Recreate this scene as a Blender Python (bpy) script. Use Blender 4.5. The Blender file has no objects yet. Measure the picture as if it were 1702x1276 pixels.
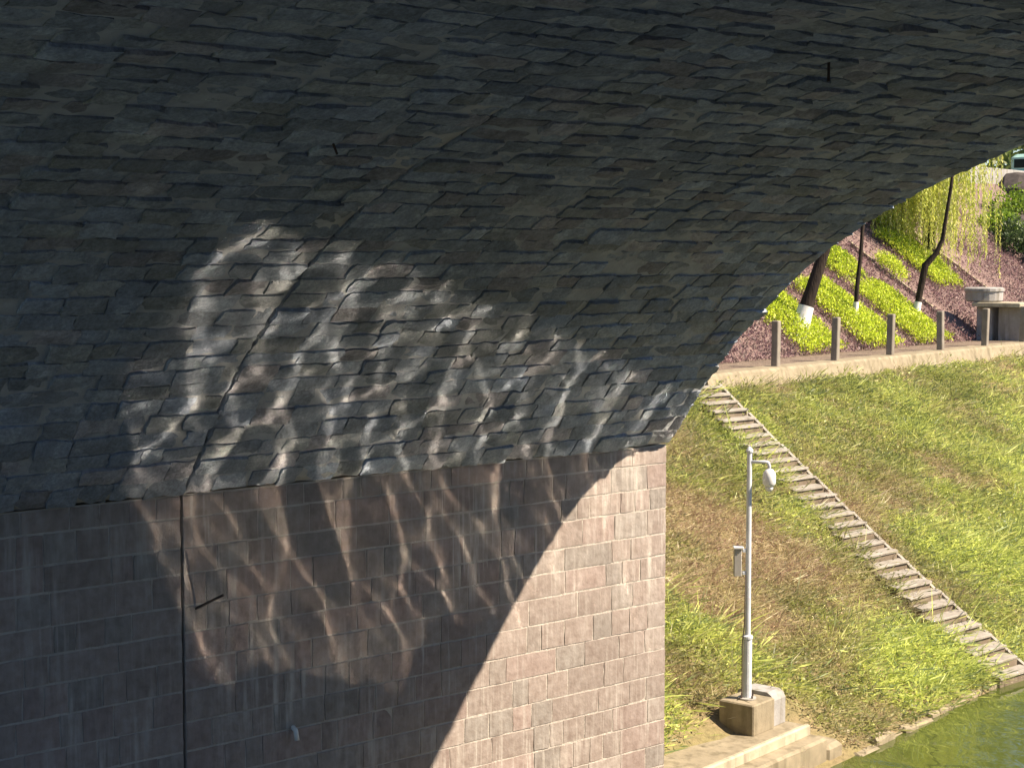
import bpy, math, random
import numpy as np
from mathutils import Vector

sc = bpy.context.scene
COL = sc.collection
R = math.radians
rng = np.random.default_rng(11)
random.seed(5)

# ------------------------------------------------------------------ camera
EYE = 8.15                                    # metres above the river
cam = bpy.data.cameras.new('camera')
cam.sensor_width = 36.0
cam.lens = 36.0 * 2800 / 1702
cam.clip_start, cam.clip_end = 0.1, 1500
cam_o = bpy.data.objects.new('camera', cam)
COL.objects.link(cam_o)
cam_o.location = (0, 0, EYE)
cam_o.rotation_euler = (math.pi / 2 - math.atan(214 / 2800), 0, 0)
sc.camera = cam_o

# ------------------------------------------------------------------ bridge and bank axes
PHI = R(49.5)
AX = np.array([math.sin(PHI), math.cos(PHI)])          # along the barrel, away from the camera
NX = np.array([math.cos(PHI), -math.sin(PHI)])         # out of the abutment wall, over the river
CN = np.array([2.075, 22.5])                           # far corner of the abutment
SPRING = EYE - 2.512
SPAN, WIDTH = 17.45, 12.4
BX = np.array([.635, .7725]); BX /= np.linalg.norm(BX) # along the river bank
UX = np.array([-BX[1], BX[0]])                         # up the river bank
W0 = np.array([5.45, 26.8])                            # a point of the waterline

# ------------------------------------------------------------------ light
SUNV = np.array([*(1.5 * NX + AX), 1.89]); SUNV /= np.linalg.norm(SUNV)
sun = bpy.data.lights.new('sun', 'SUN')
sun.energy = 5.0
sun.angle = R(0.5)
sun.color = (1.0, .83, .63)
sun_o = bpy.data.objects.new('sun', sun)
COL.objects.link(sun_o)
sun_o.location = (30, 0, 40)
sun_o.rotation_euler = Vector(-SUNV).to_track_quat('-Z', 'Y').to_euler()
world = bpy.data.worlds.new('World')
sc.world = world
world.use_nodes = True
_bg = world.node_tree.nodes['Background']
_sky = world.node_tree.nodes.new('ShaderNodeTexSky')
_sky.sky_type = 'NISHITA'
_sky.sun_disc = False
_sky.sun_elevation = math.asin(SUNV[2])
_sky.sun_rotation = math.atan2(SUNV[0], SUNV[1])
_sky.dust_density = .3
_sky.ozone_density = 3.0
world.node_tree.links.new(_sky.outputs[0], _bg.inputs[0])
_bg.inputs[1].default_value = 0.065
sc.view_settings.view_transform = 'Standard'
sc.view_settings.look = 'None'
sc.view_settings.gamma = 1.0
sc.view_settings.use_curve_mapping = False
sc.view_settings.exposure = 1.45
# real sunlight thrown up by the ripples: guided paths find it, nothing blurs or clamps it
cy = sc.cycles
cy.use_denoising = True
cy.use_guiding = True
cy.use_surface_guiding = True
cy.surface_guiding_probability = 0.7
cy.guiding_training_samples = 128
cy.sample_clamp_indirect = 0
cy.blur_glossy = 0
cy.caustics_reflective = True
cy.use_adaptive_sampling = False
cy.max_bounces = 6
cy.diffuse_bounces = 4
cy.glossy_bounces = 3

# ------------------------------------------------------------------ noise
def _hash(i, j, k):
    n = (i * 374761393 + j * 668265263 + k * 2147483647) & 0xffffffff
    n = ((n ^ (n >> 13)) * 1274126177) & 0xffffffff
    return ((n ^ (n >> 16)) & 0xffff) / 65535.0
def vn(x, y, seed=0):
    x = np.asarray(x, float); y = np.asarray(y, float)
    i = np.floor(x).astype(np.int64); j = np.floor(y).astype(np.int64)
    fx = x - i; fy = y - j
    fx = fx * fx * (3 - 2 * fx); fy = fy * fy * (3 - 2 * fy)
    a, b = _hash(i, j, seed), _hash(i + 1, j, seed)
    c, d = _hash(i, j + 1, seed), _hash(i + 1, j + 1, seed)
    return (a * (1 - fx) + b * fx) * (1 - fy) + (c * (1 - fx) + d * fx) * fy
def fbm(x, y, seed=0, o=3):
    s, a, t = 0, 1, 0
    for q in range(o):
        s = s + a * vn(np.asarray(x) * 2 ** q, np.asarray(y) * 2 ** q, seed + q * 17); t += a; a *= .5
    return s / t

# ------------------------------------------------------------------ materials
def material(name, rough=.9, spec=.2):
    m = bpy.data.materials.new(name); m.use_nodes = True
    b = m.node_tree.nodes['Principled BSDF']
    b.inputs['Roughness'].default_value = rough
    b.inputs['Specular IOR Level'].default_value = spec
    return m, m.node_tree, b
def node(nt, typ, **kw):
    n = nt.nodes.new(typ)
    for k, v in kw.items():
        if k in n.inputs.keys(): n.inputs[k].default_value = v
        else: setattr(n, k, v)
    return n
def mixc(nt, fac, a, b, mode='MIX'):
    n = nt.nodes.new('ShaderNodeMix'); n.data_type = 'RGBA'; n.blend_type = mode
    for s, v in ((0, fac), (6, a), (7, b)):
        if isinstance(v, (int, float)): n.inputs[s].default_value = v
        elif isinstance(v, tuple): n.inputs[s].default_value = (*v, 1)
        else: nt.links.new(v, n.inputs[s])
    return n.outputs[2]
def ramp(nt, src, lo, hi):
    n = node(nt, 'ShaderNodeMapRange'); n.inputs[1].default_value = lo; n.inputs[2].default_value = hi
    nt.links.new(src, n.inputs[0]); return n.outputs[0]
def noise(nt, scale, detail=4, vec=None, rough=.55, dist=0):
    n = node(nt, 'ShaderNodeTexNoise', Scale=scale, Detail=detail, Roughness=rough, Distortion=dist)
    if vec is not None: nt.links.new(vec, n.inputs['Vector'])
    return n.outputs[0]
def position(nt, scale=None):
    g = node(nt, 'ShaderNodeNewGeometry').outputs['Position']
    if scale is None: return g
    m = node(nt, 'ShaderNodeMapping'); m.inputs['Scale'].default_value = scale
    nt.links.new(g, m.inputs[0]); return m.outputs[0]
def bump(nt, b, height, strength, dist):
    n = node(nt, 'ShaderNodeBump', Strength=strength, Distance=dist)
    nt.links.new(height, n.inputs['Height'])
    prev = b.inputs['Normal'].links
    if prev: nt.links.new(prev[0].from_socket, n.inputs['Normal'])
    nt.links.new(n.outputs[0], b.inputs['Normal'])
def attr(nt): return node(nt, 'ShaderNodeAttribute', attribute_name='Col').outputs['Color']

# rough vault stone
M_VAULT, nt, b = material('vault_stone', .95, .0)
p = position(nt)
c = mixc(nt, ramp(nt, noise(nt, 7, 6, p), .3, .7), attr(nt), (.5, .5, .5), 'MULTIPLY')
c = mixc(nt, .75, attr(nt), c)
c = mixc(nt, ramp(nt, noise(nt, 30, 5, p, .7), .35, .65), c, mixc(nt, 1.0, c, (.62, .62, .62), 'MULTIPLY'))
c = mixc(nt, ramp(nt, noise(nt, 2.6, 5, p, .65), .58, .70), c, mixc(nt, 1.0, c, (1.45, 1.42, 1.36), 'MULTIPLY'))
c = mixc(nt, ramp(nt, noise(nt, 1.1, 5, p, .6), .56, .78), c, (.20, .21, .23))
nt.links.new(c, b.inputs['Base Color'])
bump(nt, b, noise(nt, 6, 6, p, .62, .3), 1.0, .035)
bump(nt, b, noise(nt, 34, 4, p, .6), .8, .014)
# dressed wall stone, vertical tooling and lime runs
M_WALL, nt, b = material('wall_stone', .9, .12)
p = position(nt); ps = position(nt, (9, 9, .9)); pt = position(nt, (20, 20, 3.6))
c = mixc(nt, ramp(nt, noise(nt, 9, 5, p), .3, .7), attr(nt), (.72, .68, .66), 'MULTIPLY')
c = mixc(nt, ramp(nt, noise(nt, 1.0, 5, pt), .35, .72), c, (.88, .86, .85), 'MULTIPLY')
st2 = node(nt, 'ShaderNodeMath', operation='MULTIPLY')
nt.links.new(ramp(nt, noise(nt, 1.0, 3, position(nt, (18, 18, .7))), .55, .72), st2.inputs[0]); nt.links.new(ramp(nt, noise(nt, .55, 4, p), .45, .65), st2.inputs[1])
c = mixc(nt, st2.outputs[0], c, (.47, .45, .42))
lime = node(nt, 'ShaderNodeMath', operation='MULTIPLY')
nt.links.new(ramp(nt, noise(nt, 1.0, 4, ps), .50, .70), lime.inputs[0]); nt.links.new(ramp(nt, noise(nt, .8, 4, p), .42, .72), lime.inputs[1])
c = mixc(nt, lime.outputs[0], c, (.50, .475, .44))
nt.links.new(c, b.inputs['Base Color'])
bump(nt, b, noise(nt, 1.0, 5, pt), .5, .008)
bump(nt, b, noise(nt, 14, 5, p), .7, .014)
# mortar
def mortar(name, c0, c1):
    m, nt, b = material(name, .95, .1)
    p = position(nt)
    nt.links.new(mixc(nt, ramp(nt, noise(nt, 5, 5, p), .3, .7), c0, c1), b.inputs['Base Color'])
    bump(nt, b, noise(nt, 22, 5, p), .9, .02)
    return m
M_VMORTAR = mortar('vault_mortar', (.40, .42, .45), (.29, .305, .33))
M_WMORTAR = mortar('wall_mortar', (.45, .415, .375), (.355, .325, .295))
M_BODY = mortar('bridge_masonry', (.30, .25, .21), (.20, .17, .15))
def concrete(name, c0, c1, dark=(.16, .14, .11), sc_=2.0, streak=True):
    m, nt, b = material(name, .88, .2)
    p = position(nt)
    c = mixc(nt, ramp(nt, noise(nt, sc_ * 2, 6, p), .3, .7), c0, c1)
    s = position(nt, (5, 5, .7)) if streak else p
    c = mixc(nt, ramp(nt, noise(nt, 1.0, 5, s, .6), .5, .8), c, dark)
    nt.links.new(c, b.inputs['Base Color'])
    bump(nt, b, noise(nt, 25, 5, p), .5, .01)
    return m
M_CONC = concrete('weathered_concrete', (.30, .26, .185), (.20, .17, .12), (.11, .095, .06))
M_CONC_G = concrete('grey_concrete', (.34, .335, .33), (.25, .245, .24))
M_BOUNCE_PAVE = concrete('sky_bounce_paving', (.50, .55, .62), (.42, .46, .52), (.30, .33, .37))  # pale blue picked so the unseen near slope bounces skylight onto the vault
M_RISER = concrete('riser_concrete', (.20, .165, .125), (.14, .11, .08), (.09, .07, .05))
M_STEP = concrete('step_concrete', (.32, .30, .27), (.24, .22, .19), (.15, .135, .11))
M_LIME = concrete('pale_edge_concrete', (.46, .42, .32), (.34, .30, .22))
M_POST = concrete('post_concrete', (.27, .245, .21), (.19, .17, .145))
def plain(name, col, rough=.5, metal=0, spec=.4):
    m, nt, b = material(name, rough, spec)
    p = position(nt)
    d = tuple(x * .78 for x in col)
    nt.links.new(mixc(nt, ramp(nt, noise(nt, 6, 4, p), .35, .75), col, d), b.inputs['Base Color'])
    b.inputs['Metallic'].default_value = metal
    return m
M_PAINT = plain('white_pole_paint', (.56, .60, .66), .4)
M_GREYBOX = plain('grey_box', (.36, .35, .33), .5)
M_WHITE = plain('white_enclosure', (.72, .74, .76), .35)
M_GLASS = plain('dark_glass', (.02, .03, .035), .08)
M_RUST = plain('rusty_iron', (.05, .035, .03), .8)
M_LIMEWASH = plain('limewash', (.72, .72, .70), .8)
M_TYRE = plain('tyre', (.02, .02, .02), .8)
M_TEAL = plain('turquoise_paint', (.12, .55, .50), .3)
M_PALEP = plain('pale_turquoise_paint', (.45, .72, .68), .3)
M_PLASTIC = plain('white_plastic', (.7, .7, .68), .5)
def soil(name, c0, c1, c2):
    m, nt, b = material(name, .95, .05)
    p = position(nt)
    c = mixc(nt, ramp(nt, noise(nt, .9, 6, p), .35, .65), c0, c1)
    c = mixc(nt, ramp(nt, noise(nt, 9, 6, p, .7), .45, .7), c, c2)
    nt.links.new(c, b.inputs['Base Color'])
    bump(nt, b, noise(nt, 8, 6, p, .7), 1, .06)
    return m
M_BANK = soil('bank_soil', (.22, .20, .09), (.25, .19, .12), (.14, .12, .065))
M_SOIL = soil('planting_soil', (.18, .13, .125), (.22, .16, .145), (.14, .10, .095))
M_DARKSOIL = soil('low_bounce_soil', (.06, .075, .035), (.08, .08, .05), (.04, .05, .025))  # kept dark so the unseen near ground bounces little warm light
M_PATH = soil('path_surface', (.22, .175, .14), (.17, .135, .11), (.13, .10, .08))
M_ROCK = concrete('dark_rock', (.085, .072, .068), (.05, .043, .042), (.03, .028, .028))
def leafmat(name, trans=.35):
    m = bpy.data.materials.new(name); m.use_nodes = True
    nt = m.node_tree; nt.nodes.remove(nt.nodes['Principled BSDF'])
    out = nt.nodes['Material Output']
    c = attr(nt)
    d = node(nt, 'ShaderNodeBsdfDiffuse'); t = node(nt, 'ShaderNodeBsdfTranslucent')
    g = node(nt, 'ShaderNodeBsdfGlossy', Roughness=.5)
    mx = node(nt, 'ShaderNodeMixShader', Fac=trans); m2 = node(nt, 'ShaderNodeMixShader', Fac=.03)
    nt.links.new(c, d.inputs[0]); nt.links.new(c, t.inputs[0])
    nt.links.new(d.outputs[0], mx.inputs[1]); nt.links.new(t.outputs[0], mx.inputs[2])
    nt.links.new(mx.outputs[0], m2.inputs[1]); nt.links.new(g.outputs[0], m2.inputs[2])
    nt.links.new(m2.outputs[0], out.inputs[0])
    return m
M_LEAF = leafmat('foliage', .42)
M_BARK, nt, b = material('bark', .95, .1)
p = position(nt, (14, 14, 2.5))
nt.links.new(mixc(nt, ramp(nt, noise(nt, 1, 5, p), .3, .7), (.05, .038, .03), (.02, .017, .016)), b.inputs['Base Color'])
bump(nt, b, noise(nt, 1.4, 5, p), 1, .04)
M_WATER, nt, b = material('river_water', .032, .5)
b.inputs['Base Color'].default_value = (.060, .076, .018, 1)
b.inputs['IOR'].default_value = 1.75

# ------------------------------------------------------------------ mesh helpers
def link(o, parent=None):
    COL.objects.link(o)
    if parent is not None: o.parent = parent
    return o
def mesh_obj(name, verts, faces, mat, parent=None, smooth=False, cols=None):
    me = bpy.data.meshes.new(name)
    me.from_pydata([tuple(v) for v in verts], [], faces)
    me.materials.append(mat)
    if cols is not None:
        at = me.color_attributes.new('Col', 'FLOAT_COLOR', 'POINT')
        arr = np.ones((len(verts), 4), 'f'); arr[:, :3] = cols
        at.data.foreach_set('color', arr.ravel())
    if smooth: me.shade_smooth()
    o = bpy.data.objects.new(name, me)
    return link(o, parent)
def quads_obj(name, verts, mat, parent=None, cols=None, faces=None, smooth=False):
    """verts (N,4,3): one quad each, or verts (M,3) with faces (F,4)"""
    me = bpy.data.meshes.new(name)
    if faces is None:
        n = len(verts); v = verts.reshape(-1, 3); f = np.arange(n * 4).reshape(-1, 4)
        if cols is not None: cols = np.repeat(cols, 4, 0)
    else: v, f = verts, faces
    me.vertices.add(len(v)); me.vertices.foreach_set('co', v.astype('f').ravel())
    me.loops.add(f.size); me.loops.foreach_set('vertex_index', f.astype('i').ravel())
    me.polygons.add(len(f)); me.polygons.foreach_set('loop_start', np.arange(0, f.size, 4, dtype='i'))
    me.update(calc_edges=True)
    if cols is not None:
        at = me.color_attributes.new('Col', 'FLOAT_COLOR', 'POINT')
        arr = np.ones((len(v), 4), 'f'); arr[:, :3] = cols
        at.data.foreach_set('color', arr.ravel())
    if smooth: me.shade_smooth()
    me.materials.append(mat)
    return link(bpy.data.objects.new(name, me), parent)
def tag(o, label=None, cat=None, group=None, kind=None):
    for k, v in (('label', label), ('category', cat), ('group', group), ('kind', kind)):
        if v: o[k] = v
    return o
def thing(name, loc, label, cat, group=None):
    o = bpy.data.objects.new(name, None); o.empty_display_size = .2
    link(o); o.location = tuple(loc)
    return tag(o, label, cat, group)
def part(o, root):
    """geometry given in world coordinates becomes a part of the thing"""
    o.parent = root
    o.location = tuple(-Vector(root.location))
    return o
def box_vf(o, ex, ey, ez, bev=0.0):
    """box from corner o along vectors ex, ey, ez, with edges chamfered by bev"""
    o, ex, ey, ez = (np.array(q, float) for q in (o, ex, ey, ez))
    if bev <= 0:
        v = [o, o + ex, o + ex + ey, o + ey, o + ez, o + ex + ez, o + ex + ey + ez, o + ey + ez]
        return v, [(3, 2, 1, 0), (4, 5, 6, 7), (0, 1, 5, 4), (1, 2, 6, 5), (2, 3, 7, 6), (3, 0, 4, 7)]
    L = [np.linalg.norm(q) for q in (ex, ey, ez)]
    bx_, by_, bz_ = (q / l * bev for q, l in zip((ex, ey, ez), L))
    def ring(z, i):
        q = o + z
        return [q + bx_ * i[0] + by_ * i[1], q + ex - bx_ * i[0] + by_ * i[1], q + ex + ey - bx_ * i[0] - by_ * i[1], q + ey + bx_ * i[0] - by_ * i[1]]
    def octo(z, cut, ins):
        q = o + z; A = bx_ * (ins); B = by_ * (ins); ca = bx_ * (ins + cut); cb = by_ * (ins + cut)
        return [q + ca + B, q + ex - ca + B, q + ex - A + cb, q + ex + ey - A - cb, q + ex + ey - ca - B, q + ey + ca - B, q + ey + A - cb, q + A + cb]
    v = octo(ez * 0, 1, 0) + octo(ez - bz_, 1, 0) + octo(ez, 1, 1)
    f = [tuple(range(7, -1, -1)), tuple(range(16, 24))]
    for k in (0, 8):
        for i in range(8): f.append((k + i, k + (i + 1) % 8, k + 8 + (i + 1) % 8, k + 8 + i))
    return v, f
def tube_vf(pts, rad, n=8, cap=True, noisy=0):
    pts = [np.array(q, float) for q in pts]; v = []; f = []
    for i, q in enumerate(pts):
        d = pts[min(i + 1, len(pts) - 1)] - pts[max(i - 1, 0)]; d /= np.linalg.norm(d)
        x = np.cross(d, (0.13, .99, 0.05) if abs(d[1]) < .9 else (1, 0, 0)); x /= np.linalg.norm(x); y = np.cross(d, x)
        for k in range(n):
            t = 2 * math.pi * k / n; r = rad[i] * (1 + (random.uniform(-noisy, noisy) if noisy else 0))
            v.append(q + (x * math.cos(t) + y * math.sin(t)) * r)
    for i in range(len(pts) - 1):
        for k in range(n):
            f.append((i * n + k, i * n + (k + 1) % n, (i + 1) * n + (k + 1) % n, (i + 1) * n + k))
    if cap:
        f.append(tuple(range(n))[::-1]); f.append(tuple(range((len(pts) - 1) * n, len(pts) * n)))
    return v, f
def join(vfs):
    V = []; F = []
    for v, f in vfs:
        k = len(V); V += list(v); F += [tuple(i + k for i in q) for q in f]
    return V, F
def lathe_vf(c, prof, n=16):
    v = []; f = []
    for r, z in prof:
        for k in range(n):
            t = 2 * math.pi * k / n; v.append((c[0] + r * math.cos(t), c[1] + r * math.sin(t), c[2] + z))
    for i in range(len(prof) - 1):
        for k in range(n): f.append((i * n + k, i * n + (k + 1) % n, (i + 1) * n + (k + 1) % n, (i + 1) * n + k))
    f.append(tuple(range(n))[::-1]); f.append(tuple(range((len(prof) - 1) * n, len(prof) * n)))
    return v, f
def leaves(cent, direc, length, width, seed=0):
    """diamond leaves: (N,4,3)"""
    r = np.random.default_rng(seed); n = len(cent)
    d = direc / np.linalg.norm(direc, axis=1, keepdims=True)
    q = r.normal(size=(n, 3)); s = np.cross(d, q); s /= np.linalg.norm(s, axis=1, keepdims=True) + 1e-9
    L = np.asarray(length).reshape(-1, 1); Wd = np.asarray(width).reshape(-1, 1)
    m = cent + d * L * .45
    return np.stack([cent, m + s * Wd * .5, cent + d * L, m - s * Wd * .5], 1)

def BT(t, s, z):                               # bridge coordinates -> world
    q = CN + t * NX - s * AX
    return np.array([q[0], q[1], z])
def BK(v, w, z):                               # bank coordinates -> world
    q = W0 + v * BX + w * UX
    return np.array([q[0], q[1], z])

# ------------------------------------------------------------------ arch profile
_pp = np.array([(0.07, 0), (.49, .53), (.84, .985), (1.25, 1.41), (1.69, 1.81), (2.16, 2.185), (2.63, 2.525), (3.24, 2.87), (3.78, 3.13),
                (4.59, 3.43), (5.2, 3.635), (6.2, 3.95), (7.4, 4.24), (8.725, 4.36)])
_pp = np.vstack([_pp, [(SPAN - x, y) for x, y in _pp[-2::-1]]])
_L = np.r_[0, np.cumsum(np.hypot(*np.diff(_pp, axis=0).T))]
_ul = np.linspace(0, _L[-1], 400)
PT = np.interp(_ul, _L, _pp[:, 0]); PZ = np.interp(_ul, _L, _pp[:, 1])
for _ in range(60):
    PT[1:-1] = (PT[:-2] + 2 * PT[1:-1] + PT[2:]) / 4; PZ[1:-1] = (PZ[:-2] + 2 * PZ[1:-1] + PZ[2:]) / 4
PU = np.r_[0, np.cumsum(np.hypot(np.diff(PT), np.diff(PZ)))]
ULEN = PU[-1]
TT, TZ = np.gradient(PT, PU), np.gradient(PZ, PU)
_n = np.hypot(TT, TZ); TT /= _n; TZ /= _n
def vault(u, s, d):
    """point of the vault: u up the curve, s along the barrel, d proud of the face"""
    u = np.asarray(u, float); uc = np.clip(u, 0, ULEN)
    tx, tz = np.interp(uc, PU, TT), np.interp(uc, PU, TZ)
    t = np.interp(uc, PU, PT) + (u - uc) * tx + d * tz
    z = SPRING + np.interp(uc, PU, PZ) + (u - uc) * tz - d * tx
    q = CN + np.multiply.outer(t, NX) - np.multiply.outer(np.asarray(s, float), AX)
    return np.concatenate([q, z[..., None]], -1)
def wallp(z, s, d):
    z = np.asarray(z, float)
    q = CN + np.multiply.outer(np.asarray(d, float) + 0 * z, NX) - np.multiply.outer(np.asarray(s, float), AX)
    return np.concatenate([q, z[..., None]], -1)
CAMPITCH = math.atan(214 / 2800)
def project(P):
    P = np.asarray(P, float); x, y, z = P[..., 0], P[..., 1], P[..., 2] - EYE
    f = y * math.cos(CAMPITCH) - z * math.sin(CAMPITCH); up = y * math.sin(CAMPITCH) + z * math.cos(CAMPITCH)
    return 851 + 2800 * x / f, 638 - 2800 * up / f, f

# ------------------------------------------------------------------ terrain and water
def sheet(name, V, Wn, zf, mat, smooth=True):
    Vg, Wg = np.meshgrid(V, Wn, indexing='ij')
    q = W0 + Vg[..., None] * BX + Wg[..., None] * UX
    P = np.concatenate([q, zf(Vg, Wg)[..., None]], -1).reshape(-1, 3)
    idx = np.arange(Vg.size).reshape(Vg.shape)
    F = np.stack([idx[:-1, :-1], idx[1:, :-1], idx[1:, 1:], idx[:-1, 1:]], -1).reshape(-1, 4)
    return quads_obj(name, P, mat, faces=F, smooth=smooth)
TANB, WTOP = .51, 9.45
def bank_z(v, w):
    h = TANB * w + .10 * (fbm(v * .7, w * .7, 3) - .5) * np.clip(w, 0, 1) + .10 * (vn(v * 2.3, w * 2.3, 9) - .5) * np.clip(w * 2, 0, 1)
    return np.where(w > WTOP, 4.72, h)
tag(sheet('embankment', np.arange(-9, 80, .3), np.arange(-3, WTOP + .31, .25), bank_z, M_BANK), kind='structure')
ZP = 5.22
def slope_z(v, w):
    return np.where(w < 11.87, ZP, np.minimum(5.30 + .7 * (w - 11.87), 11.6) + .10 * (fbm(v * .8, w * .8, 21) - .5))
tag(sheet('promenade_path', np.array([-40, 0, 40, 120.]), np.array([10.05, 11.9]), lambda v, w: ZP + 0 * v, M_PATH), kind='structure')
tag(sheet('upper_slope', np.arange(-30, 100, .5), np.r_[np.arange(11.85, 21, .4), 21.2], slope_z, M_SOIL), kind='structure')
tag(sheet('upper_street', np.array([-150, 0, 150, 400.]), np.array([21.1, 60, 250.]), lambda v, w: 11.62 + 0 * v, M_PATH), kind='structure')
# retaining kerb along the promenade edge
def extrude(name, prof, v0, v1, mat, nseg=1, parent=None):
    V = []; F = []; n = len(prof)
    vs = np.linspace(v0, v1, nseg + 1)
    for v in vs: V += [BK(v, w, z) for w, z in prof]
    for k in range(nseg):
        for i in range(n): F.append((k * n + i, k * n + (i + 1) % n, (k + 1) * n + (i + 1) % n, (k + 1) * n + i))
    F.append(tuple(range(n))); F.append(tuple(range(nseg * n, nseg * n + n))[::-1])
    return mesh_obj(name, V, F, mat, parent)
tag(extrude('promenade_kerb', [(9.28, 4.55), (9.48, 5.19), (9.54, 5.25), (10.12, 5.25), (10.12, 4.3), (9.28, 4.3)], 10.4, 90, M_CONC, 40), kind='structure')
tag(extrude('promenade_kerb', [(9.28, 4.55), (9.48, 5.19), (9.54, 5.25), (10.12, 5.25), (10.12, 4.3), (9.28, 4.3)], -40, 8.9, M_CONC, 10), kind='structure')
# near bank, below and behind the camera
def near_sheet(name, prof, mat):
    V = []; F = []; S = np.r_[np.linspace(-70, -10, 12), np.linspace(-8, 14, 45), np.linspace(16, 70, 12)]; n = len(prof)
    for s in S: V += [BT(t - min(max((1 - s) * .6, 0), 4.5), s, z) for t, z in prof]    # the bank swings in beyond the bridge
    for k in range(len(S) - 1):
        for i in range(n - 1): F.append((k * n + i, k * n + i + 1, (k + 1) * n + i + 1, (k + 1) * n + i))
    return mesh_obj(name, V, F, mat)
tag(near_sheet('near_bank', [(8.9, -1.0), (9.75, .0), (14.9, 6.1), (15.3, 6.45)], M_BOUNCE_PAVE), kind='structure')
tag(near_sheet('near_sky_block_hill', [(15.3, 6.45), (20, 6.5), (26, 9.5), (44, 17), (90, 22), (250, 24)], M_DARKSOIL), kind='structure')  # unseen hill added behind the camera to cut skylight on the wall
_g = mesh_obj('riverbed', [(-600, -600, -1.6), (600, -600, -1.6), (600, 600, -1.6), (-600, 600, -1.6)], [(0, 1, 2, 3)], M_BANK)
tag(_g, kind='structure')
# water: one rippled sheet, fine where it is seen or throws light
tl = np.r_[-120, -60, -30, -14, np.arange(-6, 10.6, .04)]
sl = np.r_[-200, -80, -40, -22, np.arange(-16, 9.5, .04), 12, 20, 40, 80]
Tg, Sg = np.meshgrid(tl, sl, indexing='ij')
Zg = np.zeros_like(Tg)
wr = np.random.default_rng(3)
NW = 90
for i in range(NW):
    Lw = .2 * 4.8 ** wr.uniform(); th = wr.normal(.27, .36)
    A = .0033 * Lw ** 2 / math.sqrt(NW)
    k = 2 * math.pi / Lw
    Zg += A * np.sin(k * (Tg * math.sin(th) + Sg * math.cos(th)) + wr.uniform(0, 6.28))
Zg *= ((Tg > -7) & (Sg > -17) & (Sg < 10)) * (.5 + 1.2 * fbm(Tg * .45, Sg * .7, 40, 3) ** 1.3)     # gusts: rougher and calmer patches
q = CN + Tg[..., None] * NX - Sg[..., None] * AX
P = np.concatenate([q, Zg[..., None]], -1).reshape(-1, 3)
idx = np.arange(Tg.size).reshape(Tg.shape)
F = np.stack([idx[:-1, :-1], idx[1:, :-1], idx[1:, 1:], idx[:-1, 1:]], -1).reshape(-1, 4)
tag(quads_obj('water', P, M_WATER, faces=F, smooth=True), kind='structure')

# silt and rubble shoal added unseen at the abutment to fade out low water light
_ts, _ss = np.meshgrid(np.linspace(-.2, 4.2, 45), np.linspace(-1, 14, 150), indexing='ij')
_zz = .72 - .26 * _ts + .26 * (fbm(_ts * .55 + 3, _ss * .55, 71) - .5) + .12 * (vn(_ts * 3, _ss * 3, 72) - .5)
_q = CN + _ts[..., None] * NX - _ss[..., None] * AX
_i = np.arange(_ts.size).reshape(_ts.shape)
tag(quads_obj('light_fade_shoal', np.concatenate([_q, _zz[..., None]], -1).reshape(-1, 3), M_BANK, faces=np.stack([_i[:-1, :-1], _i[1:, :-1], _i[1:, 1:], _i[:-1, 1:]], -1).reshape(-1, 4), smooth=True), kind='structure')

# ------------------------------------------------------------------ the bridge
bridge = thing('stone_bridge', BT(0, 0, 0), 'dark rough stone arch bridge with light rippling under its vault', 'bridge')
JOINT, GAP = 7.34, .02
# body: spandrels, fill and abutments behind the facing
ub = np.linspace(0, ULEN, 60)
def off_prof(d):
    tx, tz = np.interp(ub, PU, TT), np.interp(ub, PU, TZ)
    return np.interp(ub, PU, PT) + d * tz, SPRING + np.interp(ub, PU, PZ) - d * tx
bt, bz = off_prof(-.25)
prof = [(-.25, -1.5)] + [(x, y) for x, y in zip(bt, bz)] + [(SPAN + .25, -1.5), (40, -1.5), (40, 11.6), (-24, 11.6), (-24, -1.5)]
n = len(prof)
V = [BT(t, .02, z) for t, z in prof] + [BT(t, WIDTH - .02, z) for t, z in prof]
Fc = [(i, (i + 1) % n, (i + 1) % n + n, i + n) for i in range(n)] + [tuple(range(n))[::-1], tuple(range(n, 2 * n))]
part(mesh_obj('spandrel_body', V, Fc, M_BODY), bridge)
# parapets on the deck
for s0 in (.02, WIDTH - .42):
    v, f = box_vf(BT(-24, s0, 11.6), np.r_[NX * 64, 0], np.r_[-AX * .4, 0], (0, 0, 1.0))
    part(mesh_obj('parapet', v, f, M_BODY), bridge)
# mortar lining of the vault: two rings with an open joint between them
def lining(s0, s1):
    us = np.r_[0, np.linspace(0, ULEN, 120), ULEN]
    d = np.full(len(us), -.022); d[0] = d[-1] = -.25
    S = np.array([s0, s0, *np.linspace(s0, s1, 12)[1:-1], s1, s1]); V = []
    for j, s in enumerate(S):
        dd = d if 0 < j < len(S) - 1 else np.full(len(us), -.25)
        V.append(vault(us, np.full(len(us), s), dd))
    V = np.array(V); m = len(us)
    idx = np.arange(V.shape[0] * m).reshape(-1, m)
    F = np.stack([idx[:-1, :-1], idx[:-1, 1:], idx[1:, 1:], idx[1:, :-1]], -1).reshape(-1, 4)
    return V.reshape(-1, 3), F
va = [lining(.0, JOINT - GAP), lining(JOINT + GAP, WIDTH)]
V = np.vstack([va[0][0], va[1][0]]); F = np.vstack([va[0][1], va[1][1] + len(va[0][0])])
vault_o = part(quads_obj('vault', V, M_VMORTAR, faces=F), bridge)
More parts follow.
